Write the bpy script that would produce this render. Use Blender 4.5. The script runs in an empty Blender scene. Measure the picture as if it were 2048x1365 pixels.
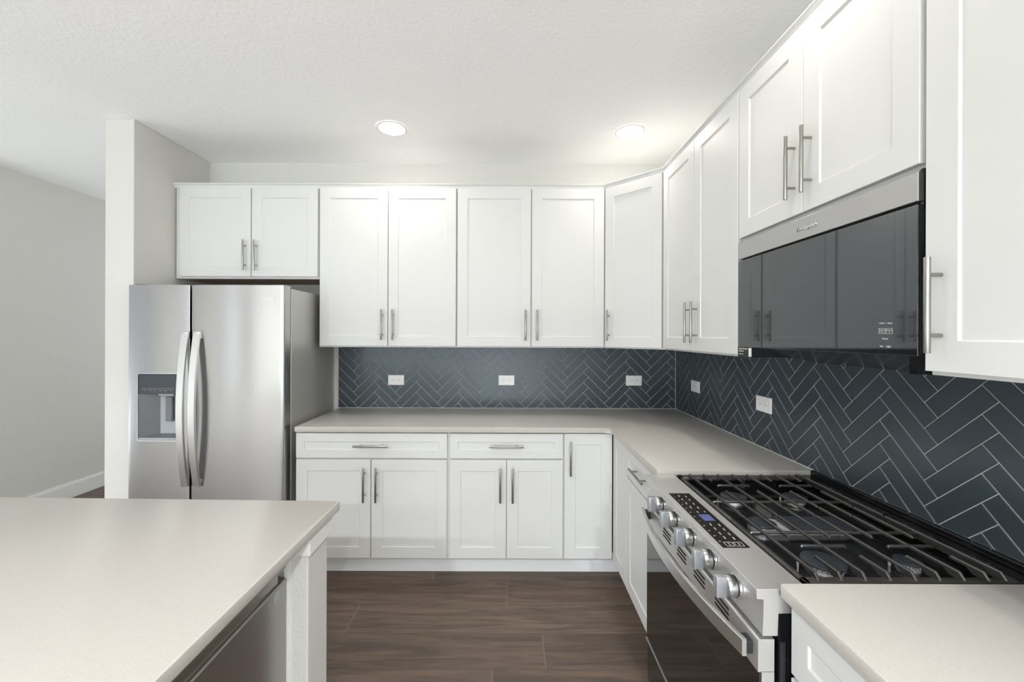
import bpy, bmesh, math, random
from mathutils import Matrix, Vector
random.seed(7)
PI = math.pi
S = bpy.context.scene
COL = S.collection

# ------------------------------------------------------------------ camera, exposure, world, big lights
XR, XL, DC, HC = 1.245, -2.249, 3.062, 1.460      # right wall x, partition x, camera distance to back wall, camera height
CEIL = 2.743
cam = bpy.data.cameras.new('camera'); camo = bpy.data.objects.new('camera', cam); COL.objects.link(camo)
cam.sensor_width = 36; cam.lens = 36 * 818.3 / 2048
cam.shift_x = (1024 - 1020.3) / 2048; cam.shift_y = (670.75 - 682.5) / 2048
cam.clip_start = 0.02
camo.matrix_world = Matrix.Translation((0, -DC, HC)) @ Matrix.Rotation(PI / 2, 4, 'X') @ Matrix.Rotation(0.0035, 4, 'Z')
S.camera = camo
S.view_settings.view_transform = 'Standard'; S.view_settings.look = 'None'
S.view_settings.gamma = 1.0; S.view_settings.use_curve_mapping = False
S.view_settings.exposure = 0.09
S.cycles.use_denoising = True
S.cycles.max_bounces = 12; S.cycles.diffuse_bounces = 6; S.cycles.glossy_bounces = 5
S.cycles.sample_clamp_indirect = 6.0
S.cycles.caustics_reflective = False; S.cycles.caustics_refractive = False
w = bpy.data.worlds.new('world'); S.world = w; w.use_nodes = True
w.node_tree.nodes['Background'].inputs[0].default_value = (0.80, 0.90, 1.0, 1)
w.node_tree.nodes['Background'].inputs[1].default_value = 0.12

def area_light(name, loc, rot, sx, sy, power, color):
    l = bpy.data.lights.new(name, 'AREA'); l.shape = 'RECTANGLE'; l.size = sx; l.size_y = sy
    l.energy = power; l.color = color
    o = bpy.data.objects.new(name, l); COL.objects.link(o); o.location = loc; o.rotation_euler = rot
    return o
YREAR = -7.0
# daylight entering through the glazed wall behind the camera and the side window of the living area
area_light('daylight_rear', (-1.6, YREAR - 0.12, 1.05), (PI / 2, 0, 0), 4.1, 1.95, 114, (0.89, 0.955, 1.0))
# added unseen light from low outside, aimed up to brighten the ceiling
area_light('added_ceiling_fill_rear', (-1.6, YREAR - 0.35, 0.25), (math.radians(90 + 62), 0, 0), 4.1, 0.8, 98, (0.94, 0.985, 1.0))
area_light('daylight_side', (-4.05, -4.25, 1.45), (PI / 2, 0, -PI / 2), 0.62, 1.6, 7, (0.93, 0.97, 1.0))
area_light('added_fill_left', (-4.05, -1.5, 1.3), (PI / 2, 0, -PI / 2), 2.5, 1.9, 7, (0.93, 0.97, 1.0))  # added fill from the unseen left side, brightens the right-hand cabinets
area_light('added_ceiling_fill_left', (-4.35, -1.5, 0.3), (math.radians(90 + 50), 0, -PI / 2), 2.5, 0.8, 27, (0.95, 0.985, 1.0))  # added upward fill on the left, lifts the ceiling but spares the wall cabinets
area_light('added_fill_hall', (-3.1, 2.72, 1.4), (PI / 2, 0, PI), 1.2, 1.9, 24, (0.93, 0.97, 1.0))  # added fill in the hall, brightens the far left wall and ceiling

# ------------------------------------------------------------------ materials
def mat(name, color, rough=0.5, metal=0.0, **kw):
    m = bpy.data.materials.new(name); m.use_nodes = True
    b = m.node_tree.nodes['Principled BSDF']
    b.inputs['Base Color'].default_value = (*color, 1); b.inputs['Roughness'].default_value = rough
    b.inputs['Metallic'].default_value = metal
    for k, v in kw.items():
        b.inputs[k.replace('_', ' ')].default_value = v
    return m
def N(m, t, **kw):
    n = m.node_tree.nodes.new(t)
    for k, v in kw.items(): setattr(n, k, v)
    return n
def L(m, a, b): m.node_tree.links.new(a, b)
def BS(m): return m.node_tree.nodes['Principled BSDF']
def coords(m, scale=(1, 1, 1)):
    g = N(m, 'ShaderNodeNewGeometry'); mp = N(m, 'ShaderNodeMapping'); mp.inputs['Scale'].default_value = scale
    L(m, g.outputs['Position'], mp.inputs['Vector']); return mp.outputs['Vector']
def noise_bump(m, scale, dist, strength=1.0, vscale=(1, 1, 1), detail=3):
    n = N(m, 'ShaderNodeTexNoise'); n.inputs['Scale'].default_value = scale; n.inputs['Detail'].default_value = detail
    L(m, coords(m, vscale), n.inputs['Vector'])
    b = N(m, 'ShaderNodeBump'); b.inputs['Distance'].default_value = dist; b.inputs['Strength'].default_value = strength
    L(m, n.outputs['Fac'], b.inputs['Height']); L(m, b.outputs['Normal'], BS(m).inputs['Normal']); return n
def noise_color(m, scale, c0, c1, vscale=(1, 1, 1), detail=3, lo=0.3, hi=0.7, sock='Base Color'):
    n = N(m, 'ShaderNodeTexNoise'); n.inputs['Scale'].default_value = scale; n.inputs['Detail'].default_value = detail
    L(m, coords(m, vscale), n.inputs['Vector'])
    r = N(m, 'ShaderNodeValToRGB'); r.color_ramp.elements[0].position = lo; r.color_ramp.elements[1].position = hi
    r.color_ramp.elements[0].color = (*c0, 1); r.color_ramp.elements[1].color = (*c1, 1)
    L(m, n.outputs['Fac'], r.inputs['Fac']); L(m, r.outputs['Color'], BS(m).inputs[sock]); return r

M = {}
M['cab'] = mat('cabinet_white_paint', (0.70, 0.705, 0.69), 0.42)
M['kick'] = mat('toe_kick_white', (0.86, 0.87, 0.88), 0.5)
M['wall'] = mat('wall_greige_paint', (0.68, 0.675, 0.645), 0.75); noise_bump(M['wall'], 85, 0.0020, 0.8)
M['ceil'] = mat('ceiling_textured_paint', (0.93, 0.935, 0.935), 0.85); noise_bump(M['ceil'], 60, 0.004, 0.7)
M['trim'] = mat('trim_white_paint', (0.82, 0.82, 0.81), 0.4)
M['ccab_in'] = mat('cabinet_brown_underside', (0.30, 0.22, 0.17), 0.6)  # even brown for the panel under the cabinet above the refrigerator
q = M['quartz'] = mat('greige_quartz', (0.52, 0.49, 0.45), 0.28)
noise_color(q, 260, (0.495, 0.47, 0.435), (0.54, 0.515, 0.48), detail=4)
M['tile'] = mat('slate_blue_tile', (0.035, 0.048, 0.058), 0.30); BS(M['tile']).inputs['Specular Tint'].default_value = (0.86, 0.95, 1.0, 1); BS(M['tile']).inputs['Specular IOR Level'].default_value = 0.62
noise_color(M['tile'], 6, (0.039, 0.050, 0.059), (0.051, 0.064, 0.075))
noise_bump(M['tile'], 35, 0.0006, 0.5)
M['caulk'] = mat('white_caulk', (0.62, 0.63, 0.63), 0.6)
M['grout'] = mat('light_grout', (0.52, 0.53, 0.54), 0.9)
def steel(name, c=0.58, rough=0.27, aniso=0.75, rot=0.0, tint=(1, 1, 1)):
    m = mat(name, (c * tint[0], c * tint[1], c * tint[2]), rough, 1.0)
    b = BS(m); b.inputs['Anisotropic'].default_value = aniso; b.inputs['Anisotropic Rotation'].default_value = rot
    return m
M['steel'] = steel('brushed_steel', 0.72, 0.36, 0.0, tint=(1.0, 1.0, 0.99))
M['steel_mw'] = steel('brushed_steel_strip', 0.48, 0.36, 0.0)
M['steel_r'] = mat('satin_steel_range', (0.69, 0.68, 0.665), 0.42, 0.80)
M['grip'] = mat('knob_grip_steel', (0.33, 0.34, 0.36), 0.32, 0.5)
M['steel_k'] = mat('knob_steel', (0.52, 0.53, 0.54), 0.30, 1.0)
M['steel_d'] = mat('dishwasher_steel', (0.40, 0.385, 0.365), 0.33, 1.0)
M['alum'] = mat('burner_aluminium', (0.78, 0.78, 0.77), 0.35, 0.7)
M['steel_v'] = steel('brushed_steel_door', 0.53, 0.27, 0.88, 0.25)
t = N(M['steel_v'], 'ShaderNodeTangent'); t.direction_type = 'RADIAL'; t.axis = 'Z'
L(M['steel_v'], t.outputs[0], BS(M['steel_v']).inputs['Tangent'])
M['steel_side'] = mat('fridge_side_grey', (0.52, 0.515, 0.495), 0.42, 0.5)
M['nickel'] = mat('brushed_nickel', (0.38, 0.368, 0.342), 0.30, 1.0)
M['chrome'] = mat('polished_chrome', (0.80, 0.80, 0.80), 0.12, 1.0)
M['black'] = mat('black_enamel', (0.008, 0.008, 0.009), 0.12)
M['blackm'] = mat('black_matte_plastic', (0.02, 0.02, 0.022), 0.45)
M['iron'] = mat('cast_iron_grate', (0.034, 0.032, 0.030), 0.30); BS(M['iron']).inputs['Specular IOR Level'].default_value = 0.9
M['cap'] = mat('burner_cap_enamel', (0.035, 0.04, 0.048), 0.35)
M['glass'] = mat('mirror_black_glass', (0.012, 0.013, 0.014), 0.03, IOR=2.02); BS(M['glass']).inputs['Specular Tint'].default_value = (0.88, 0.95, 1.0, 1)
M['oglass'] = mat('oven_black_glass', (0.006, 0.006, 0.006), 0.04, IOR=1.9)
M['panel'] = mat('touch_panel_black', (0.010, 0.008, 0.007), 0.25)
M['disp'] = mat('lcd_display', (0.05, 0.06, 0.12), 0.3); BS(M['disp']).inputs['Emission Color'].default_value = (0.16, 0.2, 0.5, 1); BS(M['disp']).inputs['Emission Strength'].default_value = 0.35
M['mark'] = mat('white_print', (0.75, 0.75, 0.73), 0.5)
M['markg'] = mat('grey_print', (0.40, 0.40, 0.38), 0.5)
M['plastic'] = mat('white_outlet_plastic', (0.86, 0.86, 0.86), 0.3)
M['hole'] = mat('socket_hole', (0.02, 0.02, 0.02), 0.7)
M['gplast'] = mat('grey_plastic', (0.15, 0.162, 0.175), 0.35)
M['dplast'] = mat('dark_grey_panel', (0.045, 0.055, 0.065), 0.2)
M['lgplast'] = mat('light_grey_plastic', (0.36, 0.38, 0.41), 0.35)
M['emit'] = mat('lamp_lens', (1, 1, 1), 0.5); BS(M['emit']).inputs['Emission Color'].default_value = (1.0, 0.96, 0.90, 1); BS(M['emit']).inputs['Emission Strength'].default_value = 24

# wood plank floor: one tone per plank (attribute), grain stretched along x
m = M['floor'] = mat('walnut_vinyl_plank', (0.15, 0.11, 0.085), 0.5)
at = N(m, 'ShaderNodeAttribute'); at.attribute_name = 'plank'
geo = N(m, 'ShaderNodeNewGeometry')
sc = N(m, 'ShaderNodeVectorMath', operation='MULTIPLY'); sc.inputs[1].default_value = (0.65, 6.5, 1.0)
off = N(m, 'ShaderNodeVectorMath', operation='MULTIPLY_ADD'); off.inputs[1].default_value = (37.0, 53.0, 11.0)
L(m, geo.outputs['Position'], sc.inputs[0]); L(m, at.outputs['Vector'], off.inputs[0]); L(m, sc.outputs[0], off.inputs[2])
n1 = N(m, 'ShaderNodeTexNoise'); n1.inputs['Scale'].default_value = 3.2; n1.inputs['Detail'].default_value = 7; n1.inputs['Roughness'].default_value = 0.62; n1.inputs['Distortion'].default_value = 0.9
L(m, off.outputs[0], n1.inputs['Vector'])
sc2 = N(m, 'ShaderNodeVectorMath', operation='MULTIPLY'); sc2.inputs[1].default_value = (0.9, 14.0, 1.0); L(m, off.outputs[0], sc2.inputs[0])
n2 = N(m, 'ShaderNodeTexNoise'); n2.inputs['Scale'].default_value = 6; n2.inputs['Detail'].default_value = 5; L(m, sc2.outputs[0], n2.inputs['Vector'])
mx = N(m, 'ShaderNodeMath', operation='MULTIPLY_ADD'); mx.inputs[1].default_value = 0.12; L(m, n2.outputs['Fac'], mx.inputs[0])
ad = N(m, 'ShaderNodeMath', operation='MULTIPLY'); ad.inputs[1].default_value = 0.75; L(m, n1.outputs['Fac'], ad.inputs[0]); 
sc3 = N(m, 'ShaderNodeVectorMath', operation='MULTIPLY'); sc3.inputs[1].default_value = (6.0, 55.0, 1.0); L(m, off.outputs[0], sc3.inputs[0])
n3 = N(m, 'ShaderNodeTexNoise'); n3.inputs['Scale'].default_value = 3; n3.inputs['Detail'].default_value = 4; L(m, sc3.outputs[0], n3.inputs['Vector'])
m3 = N(m, 'ShaderNodeMath', operation='MULTIPLY_ADD'); m3.inputs[1].default_value = 0.30; L(m, n3.outputs['Fac'], m3.inputs[0]); L(m, ad.outputs[0], m3.inputs[2])
m4 = N(m, 'ShaderNodeMath', operation='SUBTRACT'); m4.inputs[1].default_value = 0.15; L(m, m3.outputs[0], m4.inputs[0])
L(m, m4.outputs[0], mx.inputs[2])
cr = N(m, 'ShaderNodeValToRGB'); e = cr.color_ramp.elements
e[0].position = 0.35; e[0].color = (0.085, 0.062, 0.047, 1); e[1].position = 0.74; e[1].color = (0.250, 0.178, 0.130, 1)
x = e.new(0.46); x.color = (0.148, 0.103, 0.075, 1); x = e.new(0.58); x.color = (0.187, 0.130, 0.094, 1)
L(m, mx.outputs[0], cr.inputs['Fac'])
tm = N(m, 'ShaderNodeMath', operation='MULTIPLY_ADD'); tm.inputs[1].default_value = 0.22; tm.inputs[2].default_value = 0.70
sx = N(m, 'ShaderNodeSeparateXYZ'); L(m, at.outputs['Vector'], sx.inputs[0]); L(m, sx.outputs[0], tm.inputs[0])
mm = N(m, 'ShaderNodeVectorMath', operation='SCALE'); L(m, cr.outputs['Color'], mm.inputs[0]); L(m, tm.outputs[0], mm.inputs['Scale'])
L(m, mm.outputs[0], BS(m).inputs['Base Color'])
bp_ = N(m, 'ShaderNodeBump'); bp_.inputs['Distance'].default_value = 0.0006; bp_.inputs['Strength'].default_value = 0.5; L(m, n2.outputs['Fac'], bp_.inputs['Height']); L(m, bp_.outputs['Normal'], BS(m).inputs['Normal'])

M['seam_long'] = mat('plank_long_edge', (0.075, 0.056, 0.044), 0.5)
M['seam'] = mat('plank_edge_bevel', (0.26, 0.21, 0.17), 0.5)

# ------------------------------------------------------------------ mesh building
def frame(x=0, y=0, z=0, deg=0): return Matrix.Translation((x, y, z)) @ Matrix.Rotation(math.radians(deg), 4, 'Z')
ID = Matrix.Identity(4)
class B:
    """collects shapes in frame F (local front is -y) and keeps them in world coordinates"""
    def __init__(s, F=ID): s.bm = bmesh.new(); s.F = F
    def _x(s, vs, T=ID):
        A = s.F @ T
        for v in vs: v.co = A @ v.co
    def box(s, x0, x1, y0, y1, z0, z1, bev=0, T=ID, seg=2):
        r = bmesh.ops.create_cube(s.bm, size=1); vs = r['verts']
        for v in vs:
            v.co = Vector((x0 + (v.co.x + .5) * (x1 - x0), y0 + (v.co.y + .5) * (y1 - y0), z0 + (v.co.z + .5) * (z1 - z0)))
        if bev:
            es = list({e for v in vs for e in v.link_edges})
            r = bmesh.ops.bevel(s.bm, geom=es, offset=bev, segments=seg, affect='EDGES', profile=0.5)
            vs = list({v for v in r['verts']} | {v for v in vs if v.is_valid})
        s._x(vs, T); return s
    def cyl(s, p, axis, r, h, seg=24, r2=None, T=ID, bev=0):
        """cylinder starting at p going h along axis"""
        d = Vector({'x': (1, 0, 0), 'y': (0, 1, 0), 'z': (0, 0, 1)}[axis]) if isinstance(axis, str) else Vector(axis).normalized()
        q = Vector((0, 0, 1)).rotation_difference(d).to_matrix().to_4x4()
        rr = bmesh.ops.create_cone(s.bm, cap_ends=True, segments=seg, radius1=r, radius2=r if r2 is None else r2, depth=h)
        vs = rr['verts']
        if bev:
            es = [e for e in {e for v in vs for e in v.link_edges} if any(len(f.verts) > 4 for f in e.link_faces)]
            o = bmesh.ops.bevel(s.bm, geom=es, offset=bev, segments=2, affect='EDGES', profile=0.5)
            vs = list({v for v in o['verts']} | {v for v in vs if v.is_valid})
        s._x(vs, T @ Matrix.Translation(Vector(p) + d * h / 2) @ q); return s
    def loft(s, loops, close=True, cap=(True, True), T=ID):
        bl = [[s.bm.verts.new(Vector(p)) for p in lp] for lp in loops]
        n = len(bl[0])
        for a, b in zip(bl, bl[1:]):
            for i in range(n if close else n - 1):
                j = (i + 1) % n
                s.bm.faces.new((a[i], a[j], b[j], b[i]))
        if cap[0]: s.bm.faces.new(list(reversed(bl[0])))
        if cap[1]: s.bm.faces.new(bl[-1])
        s._x([v for l in bl for v in l], T); return s
    def prism(s, poly, z0, z1, bev=0, T=ID, side='z'):
        """poly in (x,y) raised along z; side='x': poly in (y,z) run along x"""
        def P(a, b, c): return (a, b, c) if side == 'z' else (c, a, b)
        vs0 = [s.bm.verts.new(P(a, b, z0)) for a, b in poly]; vs1 = [s.bm.verts.new(P(a, b, z1)) for a, b in poly]
        n = len(poly); fs = []
        for i in range(n):
            j = (i + 1) % n; fs.append(s.bm.faces.new((vs0[i], vs0[j], vs1[j], vs1[i])))
        f0 = s.bm.faces.new(list(reversed(vs0))); f1 = s.bm.faces.new(vs1)
        vs = vs0 + vs1
        if bev:
            es = list(f0.edges) + list(f1.edges)
            r = bmesh.ops.bevel(s.bm, geom=es, offset=bev, segments=2, affect='EDGES', profile=0.5)
            vs = list({v for v in r['verts']} | {v for v in vs if v.is_valid})
        s._x(vs, T); return s
    def ring_panel(s, x0, x1, z0, z1, rings, T=ID):
        """rings: (inset, y) from the back outwards and in again: a panel with frame and recess, front -y"""
        lp = [[(x0 + i, y, z0 + i), (x1 - i, y, z0 + i), (x1 - i, y, z1 - i), (x0 + i, y, z1 - i)] for i, y in rings]
        return s.loft(lp, T=T)
    def tube(s, pts, r, seg=10, T=ID):
        pts = [Vector(p) for p in pts]; lp = []
        for i, p in enumerate(pts):
            d = (pts[min(i + 1, len(pts) - 1)] - pts[max(i - 1, 0)]).normalized()
            u = d.orthogonal().normalized() if i == 0 else (u - d * u.dot(d)).normalized()
            v = d.cross(u)
            lp.append([p + (u * math.cos(2 * PI * k / seg) + v * math.sin(2 * PI * k / seg)) * r for k in range(seg)])
        return s.loft(lp, T=T)

ORG = {}
def wloc(o): return ORG.get(o.name, Vector((0, 0, 0)))
def thing(name, label, cat, loc=(0, 0, 0), group=None):
    o = bpy.data.objects.new(name, None); COL.objects.link(o); o.location = loc; o.empty_display_size = 0.05
    o['label'] = label; o['category'] = cat
    if group: o['group'] = group
    ORG[o.name] = Vector(loc); return o
def make(name, b, m, parent=None, smooth=None, label=None, kind=None, loc=None):
    bm = b.bm if isinstance(b, B) else b
    o0 = wloc(parent) if parent else Vector(loc or (0, 0, 0))
    bmesh.ops.recalc_face_normals(bm, faces=bm.faces)
    for v in bm.verts: v.co -= o0
    me = bpy.data.meshes.new(name); bm.to_mesh(me); bm.free()
    me.materials.append(M[m] if isinstance(m, str) else m)
    if smooth is not None:
        me.polygons.foreach_set('use_smooth', [True] * len(me.polygons)); me.set_sharp_from_angle(angle=math.radians(smooth))
    o = bpy.data.objects.new(name, me); COL.objects.link(o)
    if parent: o.parent = parent
    else: o.location = o0
    ORG[o.name] = o0
    if label: o['label'] = label
    if kind: o['kind'] = kind
    return o
def solo(name, b, m, label, cat, smooth=None, group=None, kind=None):
    bm = b.bm
    xs = [v.co.x for v in bm.verts]; ys = [v.co.y for v in bm.verts]; zs = [v.co.z for v in bm.verts]
    o = make(name, b, m, None, smooth, loc=((min(xs) + max(xs)) / 2, (min(ys) + max(ys)) / 2, min(zs)))
    o['label'] = label; o['category'] = cat
    if group: o['group'] = group
    if kind: o['kind'] = kind
    return o
def struct(name, b, m, smooth=None): return make(name, b, m, None, smooth, kind='structure')
def text(name, s, size, T, m, parent, depth=0.0004, align='CENTER', sx=1.0):
    """lettering in the local xz plane of frame T, facing -y"""
    c = bpy.data.curves.new(name, 'FONT'); c.body = s; c.size = size; c.align_x = align; c.align_y = 'CENTER'; c.extrude = depth
    o = bpy.data.objects.new(name, c); COL.objects.link(o)
    dg = bpy.context.evaluated_depsgraph_get(); me = bpy.data.meshes.new_from_object(o.evaluated_get(dg))
    bpy.data.objects.remove(o); bpy.data.curves.remove(c)
    me.transform(Matrix.Diagonal((sx, 1, 1, 1))); me.transform(Matrix.Rotation(PI / 2, 4, 'X')); me.transform(T)
    me.transform(Matrix.Translation(-wloc(parent)))
    me.materials.clear(); me.materials.append(M[m])
    n = bpy.data.objects.new(name, me); COL.objects.link(n); n.parent = parent; ORG[n.name] = wloc(parent); return n
def cut(o, b):
    """subtract the shape b (world coordinates) from object o, leaving no helper behind"""
    bm = b.bm; bmesh.ops.recalc_face_normals(bm, faces=bm.faces)
    for v in bm.verts: v.co -= ORG[o.name]
    me = bpy.data.meshes.new('cutter'); bm.to_mesh(me); bm.free(); c = bpy.data.objects.new('cutter', me); COL.objects.link(c)
    if o.parent: c.parent = o.parent
    else: c.location = o.location
    md = o.modifiers.new('cut', 'BOOLEAN'); md.object = c; md.operation = 'DIFFERENCE'; md.solver = 'EXACT'
    bpy.context.view_layer.update()
    dg = bpy.context.evaluated_depsgraph_get(); new = bpy.data.meshes.new_from_object(o.evaluated_get(dg))
    o.modifiers.clear(); o.data = new; bpy.data.objects.remove(c)

# ------------------------------------------------------------------ the room
def plank_floor():
    bm = bmesh.new(); lay = bm.faces.layers.float_vector.new('plank') if False else None
    x0, x1, y0, y1 = -3.9, XR, -7.0, 2.6; PW = 0.2145; g = 0.0010
    known = {0: -0.457, -1: -0.015, -2: -0.804, -3: 0.161, -4: -0.071}
    vals = []; rng = random.Random(3)
    k = 16
    b = 0
    for r in range(-32, 16):
        ya, yb = -0.633 + r * PW, -0.633 + (r + 1) * PW
        ya, yb = max(ya, y0), min(yb, y1)
        if yb - ya < 0.01: continue
        j = known.get(r, rng.uniform(-1.2, 0.3)); PLn = 1.52
        xs = [j + i * PLn for i in range(-6, 6)]
        for a, c in zip(xs, xs[1:]):
            a2, c2 = max(a, x0), min(c, x1)
            if c2 - a2 < 0.01: continue
            rr = (rng.random(), rng.random(), rng.random())
            lp = [[(a2 + i, ya + i, z), (c2 - i, ya + i, z), (c2 - i, yb - i, z), (a2 + i, yb - i, z)] for i, z in ((0.0002, -0.0012), (0.0006, -0.0003), (0.0015, 0.0))]
            bl = [[bm.verts.new(p) for p in l] for l in lp]
            for p, q2 in zip(bl, bl[1:]):
                for i in range(4): bm.faces.new((p[i], p[(i + 1) % 4], q2[(i + 1) % 4], q2[i])).material_index = 1 if i % 2 else 2; vals.append(rr)
            bm.faces.new(bl[-1]); vals.append(rr)
    base = [bm.verts.new(p) for p in ((x0, y0, -0.003), (x1, y0, -0.003), (x1, y1, -0.003), (x0, y1, -0.003))]
    bm.faces.new(base); vals.append((0.5, 0.5, 0.5))
    me = bpy.data.meshes.new('floor'); bm.to_mesh(me); bm.free()
    a = me.attributes.new('plank', 'FLOAT_VECTOR', 'FACE'); a.data.foreach_set('vector', [c for v in vals for c in v])
    me.materials.append(M['floor']); me.materials.append(M['seam']); me.materials.append(M['seam_long']); o = bpy.data.objects.new('floor', me); COL.objects.link(o); o['kind'] = 'structure'
plank_floor()
struct('ceiling', B().box(-4.0, XR + 0.1, -7.1, 2.7, CEIL, CEIL + 0.1), 'ceil')
struct('wall_back', B().box(-2.42, XR + 0.1, 0, 0.12, 0, CEIL), 'wall')
struct('wall_right', B().box(XR, XR + 0.12, -7.1, 0, 0, CEIL), 'wall')
struct('wall_partition', B().box(-2.42, XL, -0.62, 0, 0, CEIL, 0.004), 'wall')
struct('wall_left', B().box(-4.02, -3.9, -3.5, -2.8, 0, CEIL).box(-4.02, -3.9, -0.2, 2.7, 0, CEIL).box(-4.02, -3.9, -2.8, -0.2, 0, 0.3).box(-4.02, -3.9, -2.8, -0.2, 2.3, CEIL).box(-4.02, -3.9, -7.1, -5.0, 0, CEIL).box(-4.02, -3.9, -5.0, -3.5, 0, 0.6).box(-4.02, -3.9, -5.0, -3.5, 2.3, CEIL), 'wall')
struct('wall_far', B().box(-3.9, -3.75, 2.6, 2.7, 0, CEIL).box(-2.5, -2.3, 2.6, 2.7, 0, CEIL).box(-3.75, -2.5, 2.6, 2.7, 0, 0.4).box(-3.75, -2.5, 2.6, 2.7, 2.4, CEIL), 'wall')
struct('wall_hall', B().box(-2.42, -2.30, 0.12, 2.6, 0, CEIL), 'wall')
struct('wall_rear', B().box(-3.9, -3.75, -7.1, YREAR, 0, CEIL).box(0.55, XR, -7.1, YREAR, 0, CEIL).box(-3.75, 0.55, -7.1, YREAR, 2.4, CEIL), 'wall')
def base_profile(b, x0, x1, y0, y1, t, h):
    return b
struct('baseboard_left', B().box(-3.9, -3.886, -7.0, 2.6, 0, 0.125, 0.003).box(-3.9, -3.889, -7.0, 2.6, 0.125, 0.135, 0.002), 'trim')
struct('baseboard_far', B().box(-3.886, -2.42, 2.586, 2.6, 0, 0.13, 0.003), 'trim')
wf = B()
for xx in (-3.75, -2.34, -0.92, 0.47): wf.box(xx, xx + 0.08, -7.06, -6.99, 0, 2.4, 0.003)
for z in (0.0, 2.32): wf.box(-3.75, 0.55, -7.055, -6.995, z, z + 0.08, 0.003)
struct('window_1', wf, 'trim')
wf = B()
for yy in (-5.0, -4.285, -3.57): wf.box(-3.99, -3.91, yy, yy + 0.07, 0.6, 2.3, 0.003)
for z in (0.6, 2.23): wf.box(-3.985, -3.915, -5.0, -3.5, z, z + 0.07, 0.003)
struct('window_2', wf, 'trim')
wf = B()
for yy in (-2.8, -1.53, -0.27): wf.box(-3.99, -3.91, yy, yy + 0.07, 0.3, 2.3, 0.003)
for z in (0.3, 2.23): wf.box(-3.985, -3.915, -2.8, -0.2, z, z + 0.07, 0.003)
struct('added_window_left', wf, 'trim')  # unseen window added to let the left fill lights in
wf = B()
for xx in (-3.75, -3.15, -2.57): wf.box(xx, xx + 0.07, 2.61, 2.69, 0.4, 2.4, 0.003)
for z in (0.4, 2.33): wf.box(-3.75, -2.5, 2.615, 2.685, z, z + 0.07, 0.003)
struct('added_window_hall', wf, 'trim')  # unseen window added to let the hall fill in

# ------------------------------------------------------------------ herringbone backsplash
def clip(poly, x0, x1, z0, z1):
    for ax, lim, sgn in ((0, x0, 1), (0, x1, -1), (1, z0, 1), (1, z1, -1)):
        out = []
        for i in range(len(poly)):
            a, b = poly[i], poly[(i + 1) % len(poly)]
            da, db = (a[ax] - lim) * sgn, (b[ax] - lim) * sgn
            if da >= 0: out.append(a)
            if da * db < 0:
                t = da / (da - db); out.append((a[0] + (b[0] - a[0]) * t, a[1] + (b[1] - a[1]) * t))
        poly = out
        if len(poly) < 3: return []
    r = []
    for p in poly:
        if not r or math.dist(p, r[-1]) > 1e-4: r.append(p)
    if len(r) > 1 and math.dist(r[0], r[-1]) < 1e-4: r.pop()
    return r if len(r) > 2 else []
def area2(p): return sum(p[i][0] * p[(i + 1) % len(p)][1] - p[(i + 1) % len(p)][0] * p[i][1] for i in range(len(p))) / 2
def inset(poly, d):
    n = len(poly); out = []
    for i in range(n):
        p0, p1, p2 = Vector(poly[i - 1]), Vector(poly[i]), Vector(poly[(i + 1) % n])
        e1, e2 = (p1 - p0).normalized(), (p2 - p1).normalized()
        n1, n2 = Vector((-e1.y, e1.x)), Vector((-e2.y, e2.x))
        bis = n1 + n2; k = bis.dot(n1)
        if k < 0.2: return None
        out.append(p1 + bis * (d / k))
    return [(p.x, p.y) for p in out]
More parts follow.
